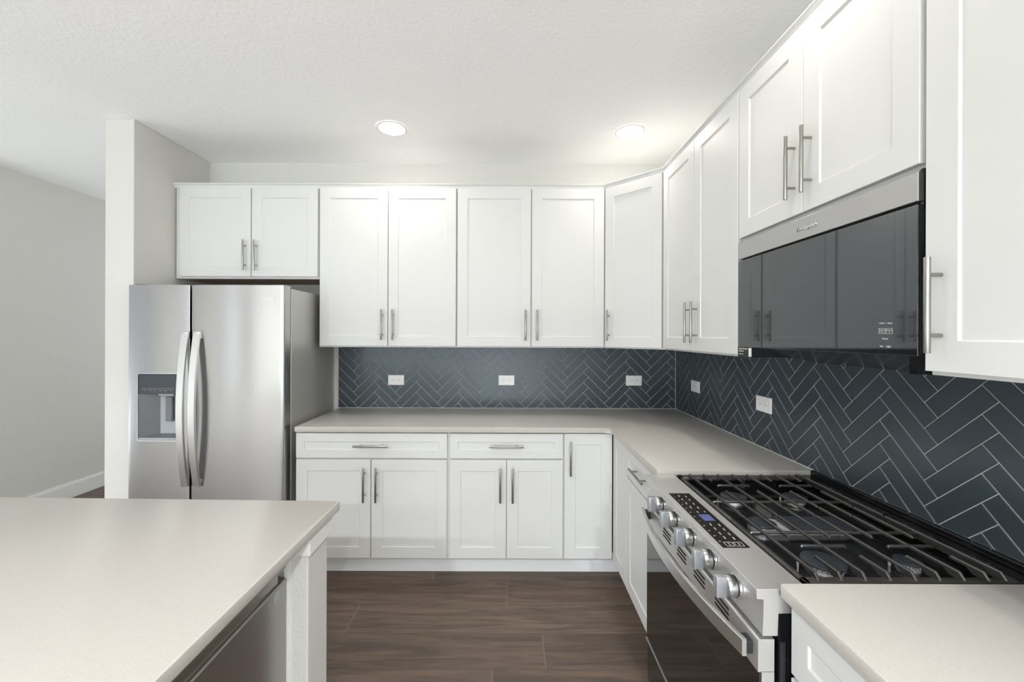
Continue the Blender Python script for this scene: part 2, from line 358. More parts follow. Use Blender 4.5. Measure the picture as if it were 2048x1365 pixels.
def herringbone(name, u0, u1, z0, z1, px, pz, uv, zv, to3, label):
    """px: zigzag period along the wall, pz: rise per row, (uv, zv): a point where two rows meet in a valley"""
    Lt, Wt = px / math.sqrt(2), pz / math.sqrt(2); g = 0.0026
    bm = bmesh.new(); rng = random.Random(11)
    c, s = math.cos(PI / 4), math.sin(PI / 4)
    t0, t1, bv = 0.0, 0.0075, 0.0016
    def rot(a, b): return (uv + c * a - s * b, zv + s * a + c * b)
    nr = int(3.5 / pz); nc = int(4 / px) + 2
    for i in range(-60, 60):
        for j in range(-nc, nc):
            ox, oy = i * Wt + j * Lt, i * Wt - j * Lt
            for k in (0, 1):
                if k == 0: r = (ox, ox + Lt, oy, oy + Wt)
                else: r = (ox + Lt, ox + Lt + Wt, oy + Wt - Lt, oy + Wt)
                p = [(r[0] + g / 2, r[2] + g / 2), (r[1] - g / 2, r[2] + g / 2), (r[1] - g / 2, r[3] - g / 2), (r[0] + g / 2, r[3] - g / 2)]
                p = [rot(*q) for q in p]
                if max(q[0] for q in p) < u0 or min(q[0] for q in p) > u1 or max(q[1] for q in p) < z0 or min(q[1] for q in p) > z1: continue
                p = clip(p, u0, u1, z0, z1)
                if not p or abs(area2(p)) < 2e-5: continue
                if area2(p) < 0: p.reverse()
                ins = inset(p, bv)
                if ins is None or area2(ins) < 1e-6: continue
                tu, tz = rng.gauss(0, 0.0022), rng.gauss(0, 0.0022)
                cx = sum(q[0] for q in p) / len(p); cz = sum(q[1] for q in p) / len(p)
                d = lambda q: (q[0] - cx) * tu + (q[1] - cz) * tz
                A = [bm.verts.new(to3(q[0], t0, q[1])) for q in p]
                Bv = [bm.verts.new(to3(q[0], t1 - 0.0010 + d(q), q[1])) for q in p]
                Cv = [bm.verts.new(to3(q[0], t1 + d(q), q[1])) for q in ins]
                n = len(p)
                for l0, l1 in ((A, Bv), (Bv, Cv)):
                    for q in range(n): bm.faces.new((l0[q], l0[(q + 1) % n], l1[(q + 1) % n], l1[q]))
                bm.faces.new(Cv)
    b = B(); b.bm.free(); b.bm = bm
    o = thing(name, label, 'backsplash', to3((u0 + u1) / 2, 0, z0))
    make('tiles', b, 'tile', o)
    gb = B(); bm2 = gb.bm
    pts = []
    for d in (0.0005, 0.0058):
        pts.append([to3(u0, d, z0), to3(u1, d, z0), to3(u1, d, z1), to3(u0, d, z1)])
    gb.loft(pts); make('grout', gb, 'grout', o, label='light grey grout between the tiles')
    cb = B()
    cb.loft([[to3(a, d, z) for a, d, z in ((u0, 0.0005, z0 - 0.0005), (u0, 0.0105, z0 - 0.0005), (u0, 0.0085, z0 + 0.002), (u0, 0.0005, z0 + 0.002))], [to3(a, d, z) for a, d, z in ((u1, 0.0005, z0 - 0.0005), (u1, 0.0105, z0 - 0.0005), (u1, 0.0085, z0 + 0.002), (u1, 0.0005, z0 + 0.002))]])
    make('caulk_bead', cb, 'caulk', o, label='thin white caulk line along the countertop')
    return o
CT = 0.914
bs = herringbone('tile_backsplash', -1.28, XR - 0.0085, CT + 0.001, 1.40, 0.3118, 0.0775, -1.129, CT, lambda u, d, z: (u, -d - 0.0005, z),
            'dark slate blue herringbone tile backsplash on the back wall')
make('corner_caulk', B().box(XR - 0.0115, XR - 0.0090, -0.0110, -0.0070, CT + 0.001, 1.374), 'caulk', bs, label='thin light caulk line in the corner')
herringbone('tile_backsplash', 0.0, 3.6, CT + 0.001, 1.40, 0.2976, 0.0775, 1.283, CT, lambda u, d, z: (XR - d - 0.0005, -u, z),
            'dark slate blue herringbone tile backsplash on the right wall behind the range')

# ------------------------------------------------------------------ cabinets
FW = 0.066   # shaker frame width
def door_mesh(b, x0, x1, z0, z1, fw=FW, T=ID, y0=-0.001, t=0.019):
    yf = y0 - t
    b.ring_panel(x0, x1, z0, z1, [(0, y0), (0, yf + 0.0015), (0.0015, yf), (fw - 0.001, yf), (fw, yf + 0.0005), (fw + 0.0020, yf + 0.0048), (fw + 0.0024, yf + 0.0052)], T)
def pull(F, cx, cz, vertical=True, ln=0.203, y0=-0.020):
    b = B(F); yb = y0 - 0.030
    if vertical:
        b.cyl((cx, yb, cz - ln / 2), 'z', 0.006, ln, 16, bev=0.001)
        for s in (-1, 1): b.cyl((cx, y0, cz + s * 0.064), (0, -1, 0), 0.0042, 0.028, 12)
    else:
        b.cyl((cx - ln / 2, yb, cz), 'x', 0.006, ln, 16, bev=0.001)
        for s in (-1, 1): b.cyl((cx + s * 0.064, y0, cz), (0, -1, 0), 0.0042, 0.028, 12)
    return b
def add_door(F, par, x0, x1, z0, z1, hside=None, hz=None, fw=FW):
    b = B(F); door_mesh(b, x0, x1, z0, z1, fw); d = make('door', b, 'cab', par)
    if hside:
        hx = x0 + 0.034 if hside == 'l' else x1 - 0.034
        make('handle', pull(F, hx, hz), 'nickel', d, smooth=40, label='brushed nickel bar handle')
    return d
def add_drawer(F, par, x0, x1, z0, z1, handle=True, fw=0.05):
    b = B(F); door_mesh(b, x0, x1, z0, z1, fw); d = make('drawer', b, 'cab', par)
    if handle: make('handle', pull(F, (x0 + x1) / 2, (z0 + z1) / 2 + 0.003, False), 'nickel', d, smooth=40, label='brushed nickel bar handle')
    return d
def body_box(F, par, w, dep, z0, z1, under=None):
    make('body', B(F).box(0, w, 0, dep, z0, z1, 0.0012, seg=1), 'cab', par)
    if under: make('underside', B(F).box(0.018, w - 0.018, 0.02, dep - 0.002, z0 - 0.0012, z0 + 0.004), 'ccab_in', par, label='brown underside panel')
UZ0, UZ1, DZ0, DZ1 = 1.376, 2.440, 1.385, 2.436
UD = 0.314
HZU = 1.5265
def wall_cabinet(label, F, w, doors, z0=UZ0, dz0=DZ0, hz=HZU, under=None):
    loc = F @ Vector((w / 2, UD, z0))
    t = thing('wall_cabinet', label, 'cabinet', loc, 'white shaker wall cabinets')
    body_box(F, t, w, UD, z0, UZ1, under)
    for x0, x1, h in doors: add_door(F, t, x0, x1, dz0, DZ1, h, hz)
    return t
GY = -0.316
def BF(x): return frame(x, GY, 0, 0)
x0 = -2.242
wall_cabinet('short white wall cabinet above the refrigerator', BF(x0), 0.960, [(-2.206 - x0, -1.731 - x0, 'r'), (-1.725 - x0, -1.286 - x0, 'l')], 1.832, 1.845, 1.983, under=True)
x0 = -1.280
wall_cabinet('tall white wall cabinet between the refrigerator cabinet and the middle wall cabinet', BF(x0), 0.920, [(0.010, -0.818 - x0, 'r'), (-0.813 - x0, -0.363 - x0, 'l')])
x0 = -0.3585
wall_cabinet('tall white wall cabinet directly left of the angled corner cabinet', BF(x0), 0.992, [(-0.351 - x0, 0.135 - x0, 'r'), (0.144 - x0, 0.624 - x0, 'l')])
# angled corner cabinet
cx0, cy0, cx1, cy1 = 0.635, -0.316, 0.929, -0.610
t = thing('corner_cabinet', 'white single-door wall cabinet set at an angle across the corner', 'cabinet', (1.0, -0.2, UZ0), 'white shaker wall cabinets')
make('body', B().prism([(cx0, cy0), (cx1, cy1), (XR - 0.011, cy1), (XR - 0.011, -0.011), (cx0, -0.011)], UZ0, UZ1), 'cab', t)
FD = frame(cx0, cy0, 0, -45); wd = math.hypot(cx1 - cx0, cy1 - cy0)
add_door(FD, t, 0.012, wd - 0.014, DZ0, DZ1, 'l', HZU)
# right-hand run, front faces -x
GX = 0.929
def RF(y): return frame(GX, y, 0, -90)
RY = lambda y0, *ys: [y0 - y for y in ys]
y0 = -0.612
wall_cabinet('tall white wall cabinet on the right wall between the corner cabinet and the microwave', RF(y0), 0.816, [(0.018, 1.031 - 0.612, 'r'), (1.035 - 0.612, 1.424 - 0.612, 'l')])
y0 = -1.429
wall_cabinet('short white wall cabinet above the microwave', RF(y0), 0.731, [(0.003, 1.786 - 1.429, 'r'), (1.789 - 1.429, 2.152 - 1.429, 'l')], 1.836, 1.846, 1.998)
y0 = -2.161
wall_cabinet('nearest tall white wall cabinet on the right wall, past the microwave', RF(y0), 0.92, [(0.004, 0.458, 'l'), (0.462, 0.916, 'r')])

def sweep(path, prof, name):
    b = B(); loops = []
    P = [Vector(p) for p in path]; n = len(P)
    for i, p in enumerate(P):
        ds = []
        if i > 0: ds.append((p - P[i - 1]).normalized())
        if i < n - 1: ds.append((P[i + 1] - p).normalized())
        ns = [Vector((d.y, -d.x)) for d in ds]      # outward = right-hand side of travel
        mv = ns[0] if len(ns) == 1 else (ns[0] + ns[1]) / (1 + ns[0].dot(ns[1]))
        loops.append([(p.x + mv.x * o, p.y + mv.y * o, z) for o, z in prof])
    return b.loft(loops)
cp = [(-2.242, -0.003), (-2.242, GY), (cx0, GY), (GX, cy1), (GX, -3.081)]
prof = [(-0.004, 2.4405), (0.003, 2.432), (0.006, 2.4405), (0.0085, 2.446), (0.010, 2.455), (0.018, 2.461), (0.020, 2.463), (0.020, 2.468), (-0.014, 2.468), (-0.014, 2.4405)]
prof = [(0.0012, 2.4375), (0.005, 2.4375), (0.007, 2.444), (0.0085, 2.448), (0.012, 2.456), (0.020, 2.461), (0.022, 2.4635), (0.022, 2.468), (-0.014, 2.468), (-0.014, 2.4408), (0.0012, 2.4408)]
solo('crown_molding', sweep(cp, prof, 'crown'), 'cab', 'narrow white crown molding running along the tops of the wall cabinets', 'molding')

# base cabinets
BD = 0.590; BY = -0.611; BXR = 0.634; DRZ = (0.726, 0.873); DOZ = (0.131, 0.716); HZB = 0.573
def base_cabinet(label, F, w, drawers, doors, name='base_cabinet', kick=0):
    t = thing(name, label, 'cabinet', F @ Vector((w / 2, BD / 2, 0)), 'white shaker base cabinets')
    make('body', B(F).box(0, w, 0, BD, 0.120, 0.883, 0.001, seg=1), 'cab', t)
    make('toe_kick', B(F).box(0, w + kick, 0.076, BD - 0.02, 0, 0.1195), 'kick', t)
    for x0, x1, h in drawers: add_drawer(F, t, x0, x1, DRZ[0], DRZ[1], h)
    for d in doors:
        x0, x1, h = d[:3]; z0, z1 = d[3] if len(d) > 3 else DOZ
        add_door(F, t, x0, x1, z0, z1, h, z1 - 0.041 - 0.1015)
    return t
x0 = -1.278
base_cabinet('wide white base cabinet with one drawer, standing beside the refrigerator', frame(x0, BY), 0.9149, [(0.007, 0.906, True)], [(0.008, -0.827 - x0, 'r'), (-0.822 - x0, 0.905, 'l')])
x0 = -0.363
base_cabinet('medium white base cabinet with one drawer in the middle of the back run', frame(x0, BY), 0.6844, [(0.006, 0.679, True)], [(0.006, -0.021 - x0, 'r'), (-0.016 - x0, 0.679, 'l')])
x0 = 0.3215
base_cabinet('narrow white base cabinet with one full-height door at the inner corner', frame(x0, BY), 0.2915, [], [(0.0035, 0.2875, 'l', (0.131, 0.875))], kick=0.1)
def RB(y): return frame(BXR, y, 0, -90)
base_cabinet('plain narrow white corner base cabinet panel without a handle on the right run', RB(-0.6125), 0.2875, [], [(0.022, 0.284, None, (0.131, 0.875))])
base_cabinet('white base cabinet with a drawer just left of the gas range', RB(-0.901), 0.498, [(0.004, 0.494, True)], [(0.004, 0.494, None)])
base_cabinet('nearest white base cabinet on the right, on the camera side of the range', RB(-2.166), 0.914, [(0.005, 0.905, True)], [(0.005, 0.45, 'r'), (0.455, 0.905, 'l')])

# countertops
R = 0.035; cxx, cyy = 0.597, -0.650
arc = [(cxx - R + R * math.sin(a), cyy - R + R * math.cos(a)) for a in [i * PI / 2 / 8 for i in range(9)]]
poly = [(-1.272, -0.002), (-1.272, cyy + 0.004), (-1.268, cyy)] + arc + [(cxx, -1.403), (XR - 0.002, -1.403), (XR - 0.002, -0.002)]
solo('countertop', B().prism(poly, 0.884, CT, 0.003), 'quartz', 'L-shaped greige quartz countertop along the back wall and right wall up to the range', 'countertop', smooth=30, group='greige quartz countertops')
solo('countertop', B().prism([(0.601, -2.158), (XR - 0.002, -2.158), (XR - 0.002, -3.08), (0.597, -3.08), (0.597, -2.162)], 0.884, CT, 0.003), 'quartz', 'greige quartz countertop in the near right corner, past the range', 'countertop', smooth=30, group='greige quartz countertops')
solo('island_countertop', B().prism([(-0.556, -1.722), (-0.560, -1.718), (-1.95, -1.690), (-1.95, -3.9), (-0.556, -3.9)], 0.884, CT, 0.004), 'quartz', 'large pale greige quartz island top in the near left foreground', 'countertop', smooth=30, group='greige quartz countertops')

# island
t = thing('island_end_wall', 'short textured painted end wall under the island top beside the dishwasher', 'wall', (-1.0, -1.83, 0))
make('wall_panel', B().box(-1.70, -0.575, -1.893, -1.770, 0, 0.8835, 0.004), 'wall', t)
make('cap_trim', B().box(-1.71, -0.563, -1.906, -1.757, 0.832, 0.8835, 0.002), 'trim', t, label='white square trim cap under the island top')
make('filler_strip', B().box(-0.640, -0.628, -1.899, -1.8935, 0, 0.8315), 'trim', t)
t = thing('dishwasher', 'stainless dishwasher built into the island under the pale top', 'dishwasher', (-0.93, -2.2, 0))
make('body', B().box(-1.20, -0.662, -2.498, -1.902, 0.10, 0.875), 'blackm', t)
d = make('door', B().prism([(-0.660, 0.105), (-0.634, 0.105), (-0.632, 0.107), (-0.632, 0.764), (-0.635, 0.768), (-0.645, 0.769), (-0.660, 0.769)], -1.903, -2.497, side='z', T=Matrix(((1, 0, 0, 0), (0, 0, 1, 0), (0, 1, 0, 0), (0, 0, 0, 1)))), 'steel_d', t)
make('handle', B().box(-0.648, -0.640, -2.47, -1.93, 0.769, 0.800, 0.001), 'steel_d', d, label='recessed pocket handle strip')
make('control_panel', B().box(-0.660, -0.633, -2.497, -1.903, 0.800, 0.862, 0.002), 'steel_d', t)
make('badge', B().box(-0.632, -0.6312, -1.965, -1.938, 0.735, 0.762), 'lgplast', d)
make('toe_kick', B().box(-0.72, -0.70, -2.498, -1.902, 0.0, 0.0995), 'blackm', t)
t = thing('island_cabinet', 'white island base cabinet beyond the dishwasher', 'cabinet', (-1.2, -3.1, 0))
make('body', B().box(-1.55, -0.65, -3.85, -2.500, 0.10, 0.8835).box(-1.55, -1.21, -2.5, -1.91, 0.10, 0.8835), 'cab', t)
make('toe_kick', B().box(-1.5, -0.72, -3.83, -2.51, 0, 0.0995), 'kick', t)

# ------------------------------------------------------------------ refrigerator
FX0, FXM0, FXM1, FX1 = -2.218, -1.862, -1.851, -1.312
ft = thing('refrigerator', 'stainless side-by-side refrigerator with water dispenser next to the partition wall', 'refrigerator', ((FX0 + FX1) / 2, -0.35, 0))
make('case', B().box(FX0 + 0.002, FX1, -0.608, -0.03, 0.02, 1.733, 0.004), 'steel_side', ft, label='grey painted side and top case')
make('hinge_cover', B().box(FX1 - 0.09, FX1 - 0.012, -0.66, -0.56, 1.7335, 1.752, 0.006), 'gplast', ft)
make('hinge_cover', B().box(FX0 + 0.012, FX0 + 0.09, -0.66, -0.56, 1.7335, 1.752, 0.006), 'gplast', ft)
make('kick_grille', B().box(FX0 + 0.01, FX1 - 0.01, -0.62, -0.60, 0.0, 0.055), 'blackm', ft)
make('door_gasket', B().box(FX0 + 0.012, FX1 - 0.006, -0.620, -0.6085, 0.07, 1.732), 'blackm', ft)
def fdoor(xa, xb, ra, rb, bulge=0.007):
    n = 24; pts = [(xa, -0.621), (xa, -0.684 + ra)]
    f = []
    W = xb - xa; yf = lambda x: -0.684 - bulge * (1 - ((x - (xa + xb) / 2) / (W / 2)) ** 2)
    for k in range(1, 6):
        a = k / 6 * PI / 2; f.append((xa + ra * (1 - math.cos(a)), yf(xa + ra) + ra * (1 - math.sin(a))))
    for k in range(n + 1):
        x = xa + ra + (W - ra - rb) * k / n; f.append((x, yf(x)))
    for k in range(1, 6):
        a = k / 6 * PI / 2; f.append((xb - rb + rb * math.sin(a), yf(xb - rb) + rb * (1 - math.cos(a))))
    pts += f + [(xb, -0.684 + rb), (xb, -0.621)]
    return B().prism(pts, 0.07, 1.745)
ld = make('freezer_door', fdoor(FX0, FXM0, 0.004, 0.004, 0.004), 'steel_v', ft, smooth=30)
rd = make('refrigerator_door', fdoor(FXM1, FX1, 0.004, 0.012, 0.008), 'steel_v', ft, smooth=30)
DX0, DX1, DZa, DZb = -2.160, -1.922, 0.838, 1.232
cut(ld, B().box(DX0 + 0.003, DX1 - 0.003, -0.75, -0.625, DZa + 0.003, DZb - 0.003))
ld.data.polygons.foreach_set('use_smooth', [True] * len(ld.data.polygons)); ld.data.set_sharp_from_angle(angle=math.radians(30))
# curved door handles
def fridge_handle(x):
    n = 22; lo = []; z0, z1 = 0.578, 1.474
    for k in range(n + 1):
        s = k / n; z = z0 + (z1 - z0) * s
        bow = 0.042 * (1 - (2 * s - 1) ** 2)
        yo = -0.704 - bow; th = 0.011 + 0.003 * (1 - (2 * s - 1) ** 2)
        yi = min(yo + th, -0.688)
        hw = 0.0195; c = 0.002
        lo.append([(x - hw, yi, z), (x - hw, yo + c, z), (x - hw + c, yo, z), (x + hw - c, yo, z), (x + hw, yo + c, z), (x + hw, yi, z)])
    b = B().loft(lo)
    b.box(x - 0.018, x + 0.018, -0.706, -0.686, z0 + 0.001, z0 + 0.04, 0.002); b.box(x - 0.018, x + 0.018, -0.706, -0.686, z1 - 0.04, z1 - 0.001, 0.002)
    return b
make('handle', fridge_handle(-1.8755), 'chrome' if False else 'steel', ld, smooth=35, label='bowed vertical steel handle')
make('handle', fridge_handle(-1.8080), 'steel', rd, smooth=35, label='bowed vertical steel handle')
# dispenser
def rrect(x0, x1, z0, z1, r, y, n=5):
    P = []
    for cx, cz, a0 in ((x1 - r, z0 + r, -PI / 2), (x1 - r, z1 - r, 0), (x0 + r, z1 - r, PI / 2), (x0 + r, z0 + r, PI)):
        for k in range(n + 1): a = a0 + k * PI / 2 / n; P.append((cx + r * math.cos(a), y, cz + r * math.sin(a)))
    return P
fr = B(); yS = -0.689
fr.loft([rrect(DX0 - 0.001, DX1 + 0.001, DZa - 0.001, DZb + 0.001, 0.014, yS + 0.004), rrect(DX0 - 0.001, DX1 + 0.001, DZa - 0.001, DZb + 0.001, 0.014, yS - 0.0025),
         rrect(DX0 + 0.004, DX1 - 0.004, DZa + 0.004, DZb - 0.004, 0.010, yS - 0.0025), rrect(DX0 + 0.004, DX1 - 0.004, DZa + 0.004, DZb - 0.004, 0.010, yS + 0.004)], cap=(False, False))
make('dispenser_frame', fr, 'chrome', ld, smooth=35)
zc = 1.112
make('dispenser_panel', B().box(DX0 + 0.005, DX1 - 0.005, -0.688, -0.660, zc, DZb - 0.0045, 0.002), 'dplast', ld, label='dark glossy dispenser control panel')
lin = B(); xa, xb = DX0 + 0.0035, DX1 - 0.0035; xi = -2.078; yb = -0.628
lp0 = [(xa, -0.686, DZa + 0.018), (xb, -0.686, DZa + 0.018), (xb, -0.686, zc), (xa, -0.686, zc)]
lp1 = [(xi, yb, DZa + 0.030), (xb - 0.02, yb, DZa + 0.030), (xb - 0.02, yb, zc), (xi, yb, zc)]
lin.loft([lp0, lp1], cap=(False, True))
make('dispenser_recess', lin, 'gplast', ld)
make('dispenser_back', B().box(xi + 0.001, xb - 0.021, yb - 0.0015, yb, DZa + 0.031, zc - 0.001), 'lgplast', ld)
make('paddle', B().box(-2.030, -1.995, -0.652, -0.640, 0.945, 1.088, 0.004).box(-1.994, -1.990, -0.650, -0.638, 0.945, 1.088), 'gplast', ld, label='grey water lever')
make('nozzle', B().box(-2.055, -1.965, -0.672, -0.635, 1.098, 1.1115, 0.003), 'lgplast', ld)
make('drip_tray', B().box(DX0 + 0.005, DX1 - 0.005, -0.690, -0.632, DZa + 0.0045, DZa + 0.018, 0.002), 'lgplast', ld)
mk = B()
xs0, xs1 = -2.132, -1.952
mk.box(xs0, xs1, -0.6886, -0.6882, 1.1425, 1.1437)
for k in range(7):
    xx = xs0 + (xs1 - xs0) * k / 6; mk.box(xx - 0.0006, xx + 0.0006, -0.6886, -0.6882, 1.137, 1.1437)
make('indicator_line', mk, 'markg', ld)
for k, wd_ in enumerate(('ice', 'water', 'filter', 'light', 'options', 'lock')):
    xx = xs0 + (xs1 - xs0) * (k + 0.5) / 6
    text('lettering', wd_, 0.0085, Matrix.Translation((xx, -0.6884, 1.1325)), 'markg', ld, 0.0002)
text('logo', 'Whirlpool', 0.0235, Matrix.Translation((-1.415, -0.6885, 1.664)) , 'chrome', rd, 0.001)
lf = [o for o in rd.children if o.name.startswith('logo')][0]

# ------------------------------------------------------------------ range
RYF, RYN = -1.405, -2.155      # far and near sides
rt = thing('gas_range', 'stainless slide-in gas range with black grates on the right run', 'range', (0.9, (RYF + RYN) / 2, 0))
make('body', B().box(0.600, 1.235, RYN + 0.004, RYF - 0.004, 0.02, 0.855).box(1.12, 1.235, RYN + 0.004, RYF - 0.004, 0.855, 0.885), 'black', rt)
make('side_rail', B().box(0.601, 0.612, RYN - 0.001, RYN + 0.004, 0.03, 0.78), 'blackm', rt)
XZ = Matrix(((1, 0, 0, 0), (0, 0, 1, 0), (0, 1, 0, 0), (0, 0, 0, 1)))     # prism in (x, z) run along y
fp = [(0.549, 0.898), (0.548, 0.897), (0.549, 0.876), (0.565, 0.876), (0.562, 0.796), (0.563, 0.794), (0.596, 0.794), (0.596, 0.845), (0.664, 0.845), (0.664, 0.898)]
make('front_panel', B().prism(fp, RYN, RYF, 0.0008, T=XZ), 'steel_r', rt, label='brushed steel front control fascia with overhanging lip')
make('touch_panel', B().box(0.566, 0.637, -1.978, -1.608, 0.8981, 0.8987, 0.0), 'panel', rt, label='black touch control panel')
tp = [o for o in rt.children if o.name.startswith('touch_panel')][0]
make('panel_rim', B().box(0.637, 0.6385, -1.979, -1.607, 0.8981, 0.8990).box(0.566, 0.6385, -1.6075, -1.6060, 0.8981, 0.8990), 'chrome', tp)
make('display', B().box(0.592, 0.625, -1.821, -1.778, 0.89875, 0.8990), 'disp', tp, label='blue glowing display')
# printed marks: text reads from the front of the range (x axis of the text runs along -y, up runs along +x)
TXT = Matrix(((0, 0, 1, 0), (-1, 0, 0, 0), (0, 1, 0, 0), (0, 0, 0, 1)))
def mark(s, x, y, size=0.0045, m='mark'):
    # local x -> world -y ; local z (text up) -> world +x ; facing up
    T = Matrix.Translation((x, y, 0.8990)) @ Matrix(((0, 0, 1, 0), (-1, 0, 0, 0), (0, -1, 0, 0), (0, 0, 0, 1)))
    text('lettering', s, size, T, m, tp, 0.0001)
rng = random.Random(5)
for k in range(11): mark('1234567890C'[k], 0.5745, -1.640 - k * 0.0305, 0.0075)
for y_, s_ in ((-1.632, 'Bake'), (-1.660, 'Broil'), (-1.692, 'Keep'), (-1.724, 'Warm')): mark(s_, 0.592, y_, 0.0065); mark(s_, 0.615, y_ - 0.004, 0.0065)
for y_, s_ in ((-1.846, 'Timer'), (-1.872, 'Clock'), (-1.900, 'Cook'), (-1.925, 'Delay')): mark(s_, 0.598, y_, 0.0065); mark(s_, 0.622, y_ - 0.004, 0.0065)
mark('OFF', 0.598, -1.760, 0.006); mark('ON', 0.622, -1.757, 0.006)
fr2 = B()
for xc in (0.592, 0.618):
    for (a, b_, c, d_) in ((xc - .011, xc + .011, -1.971, -1.970), (xc - .011, xc + .011, -1.950, -1.949), (xc - .011, xc - .010, -1.971, -1.949), (xc + .010, xc + .011, -1.971, -1.949)): fr2.box(a, b_, c, d_, 0.8988, 0.8991)
make('button_outline', fr2, 'mark', tp)
mark('START', 0.592, -1.960, 0.005); mark('OFF', 0.618, -1.960, 0.006)
# knobs: one built, four copied
def knob(yc, zc=0.842, xf=0.5635):
    base = (xf, yc, zc)
    k = make('knob', B().cyl(base, (-1, 0, 0), 0.0275, 0.007, 40, bev=0.001), 'chrome', rt, smooth=40, label='round steel burner knob with flat grip')
    make('knob_ring', B().cyl((xf - 0.007, yc, zc), (-1, 0, 0), 0.0245, 0.003, 40), 'blackm', k)
    b = B().cyl((xf - 0.010, yc, zc), (-1, 0, 0), 0.0255, 0.021, 40, bev=0.0012)
    make('knob_body', b, 'steel_k', k, smooth=40)
    make('grip', B().box(xf - 0.055, xf - 0.029, yc - 0.0095, yc + 0.0095, zc - 0.0255, zc + 0.0255, 0.0012), 'grip', k, smooth=40)
    return k
k0 = knob(-1.561)
for i in range(1, 5):
    k = k0.copy(); COL.objects.link(k); k.parent = rt; k.location = (0, -0.1222 * i, 0)
    for c in k0.children:
        c2 = c.copy(); COL.objects.link(c2); c2.parent = k
# oven door
dt = make('oven_door', B().prism([(0.5555, 0.783), (0.558, 0.785), (0.590, 0.785), (0.590, 0.712), (0.554, 0.712), (0.554, 0.781)], RYN + 0.003, RYF - 0.003, T=XZ)
          .box(0.562, 0.590, RYN + 0.003, RYF - 0.003, 0.243, 0.713), 'steel_r', rt)
make('door_glass', B().box(0.556, 0.5615, RYN + 0.003, RYF - 0.003, 0.245, 0.7115, 0.001), 'oglass', dt, label='black glass oven door front')
def slot(vs, yc, zc, ln=0.066, h=0.0074):
    P = [(0.5538, a, b_) for a, b_ in ((yc - ln / 2, zc - h / 2), (yc + ln / 2, zc - h / 2), (yc + ln / 2 + h / 2, zc), (yc + ln / 2, zc + h / 2), (yc - ln / 2, zc + h / 2), (yc - ln / 2 - h / 2, zc))]
    vs.loft([[(0.5545, a, b_) for _, a, b_ in P], P])
for yc in (-1.622, -1.745, -1.868, -1.995):
    vs = B()
    for j in range(3): slot(vs, yc, 0.7685 - j * 0.0130)
    make('vent', vs, 'hole', dt, label='three black vent slots')
hb = []; n = 30
for k in range(n + 1):
    s = k / n; y = RYF - 0.020 + (RYN - RYF + 0.040) * s
    bow = 0.036 * (1 - (2 * s - 1) ** 2)
    xo = 0.528 - bow; th = 0.010; zt, zb = 0.773, 0.734
    hb.append([(xo + th, y, zb), (xo + th, y, zt), (xo + 0.002, y, zt), (xo, y, zt - 0.002), (xo, y, zb + 0.002), (xo + 0.002, y, zb)])
make('oven_handle', B().loft(hb), 'steel', dt, smooth=35, label='long bowed steel oven handle')
for y in (RYF - 0.036, RYN + 0.036): make('handle_mount', B().box(0.532, 0.5545, y - 0.014, y + 0.014, 0.737, 0.767, 0.002), 'blackm', dt)
make('storage_drawer', B().box(0.560, 0.600, RYN + 0.003, RYF - 0.003, 0.075, 0.236, 0.001), 'oglass', rt, label='dark lower storage drawer')
make('drawer_edge', B().box(0.553, 0.600, RYN + 0.003, RYF - 0.003, 0.2365, 0.2425, 0.001), 'steel', rt)
# cooktop
CY0, CY1 = RYN + 0.008, RYF - 0.010
ck = B().box(0.665, 1.150, CY0, CY1, 0.850, 0.858)
ck.box(0.665, 0.672, CY0, CY1, 0.858, 0.897).box(0.672, 1.150, CY0, CY0 + 0.010, 0.858, 0.897).box(0.672, 1.150, CY1 - 0.010, CY1, 0.858, 0.897)
make('cooktop_well', ck, 'black', rt, label='glossy black cooktop pan')
rv = B().box(1.150, 1.2345, RYN + 0.001, RYF - 0.001, 0.885, 0.898, 0.002).box(1.216, 1.2345, RYN + 0.001, RYF - 0.001, 0.898, 0.919, 0.003)
for yc in (-1.56, -1.72, -1.88, -2.02): rv.box(1.165, 1.190, yc - 0.055, yc + 0.055, 0.898, 0.902, 0.0015)
make('rear_vent', rv, 'black', rt)
# burners
def burner(x, y, r, zt=0.880):
    b = make('burner', B().cyl((x, y, 0.858), 'z', r * 0.86, 0.012, 36, r2=r * 0.80).cyl((x, y, 0.870), 'z', r * 0.96, 0.0045, 36), 'alum', rt, smooth=40, label='bright metal burner ring')
    make('burner_cap', B().cyl((x, y, 0.8748), 'z', r, zt - 0.8748, 40, bev=0.0015), 'cap', b, smooth=30, label='dark flat burner cap')
    tt = B()
    for k in range(28):
        a = 2 * PI * k / 28; T = Matrix.Translation((x, y, 0)) @ Matrix.Rotation(a, 4, 'Z'); tt.box(r * 0.955, r * 0.975, -0.0008, 0.0008, 0.8705, 0.8744, T=T)
    make('flame_ports', tt, 'hole', b)
    make('igniter', B().cyl((x - r - 0.006, y + 0.014, 0.858), 'z', 0.003, 0.016, 10).cyl((x - r - 0.006, y + 0.014, 0.874), 'z', 0.0012, 0.003, 8), 'alum', b)
for x, y, r in ((0.811, -2.004, 0.050), (1.035, -2.000, 0.030), (0.811, -1.579, 0.043), (1.035, -1.578, 0.038)): burner(x, y, r)
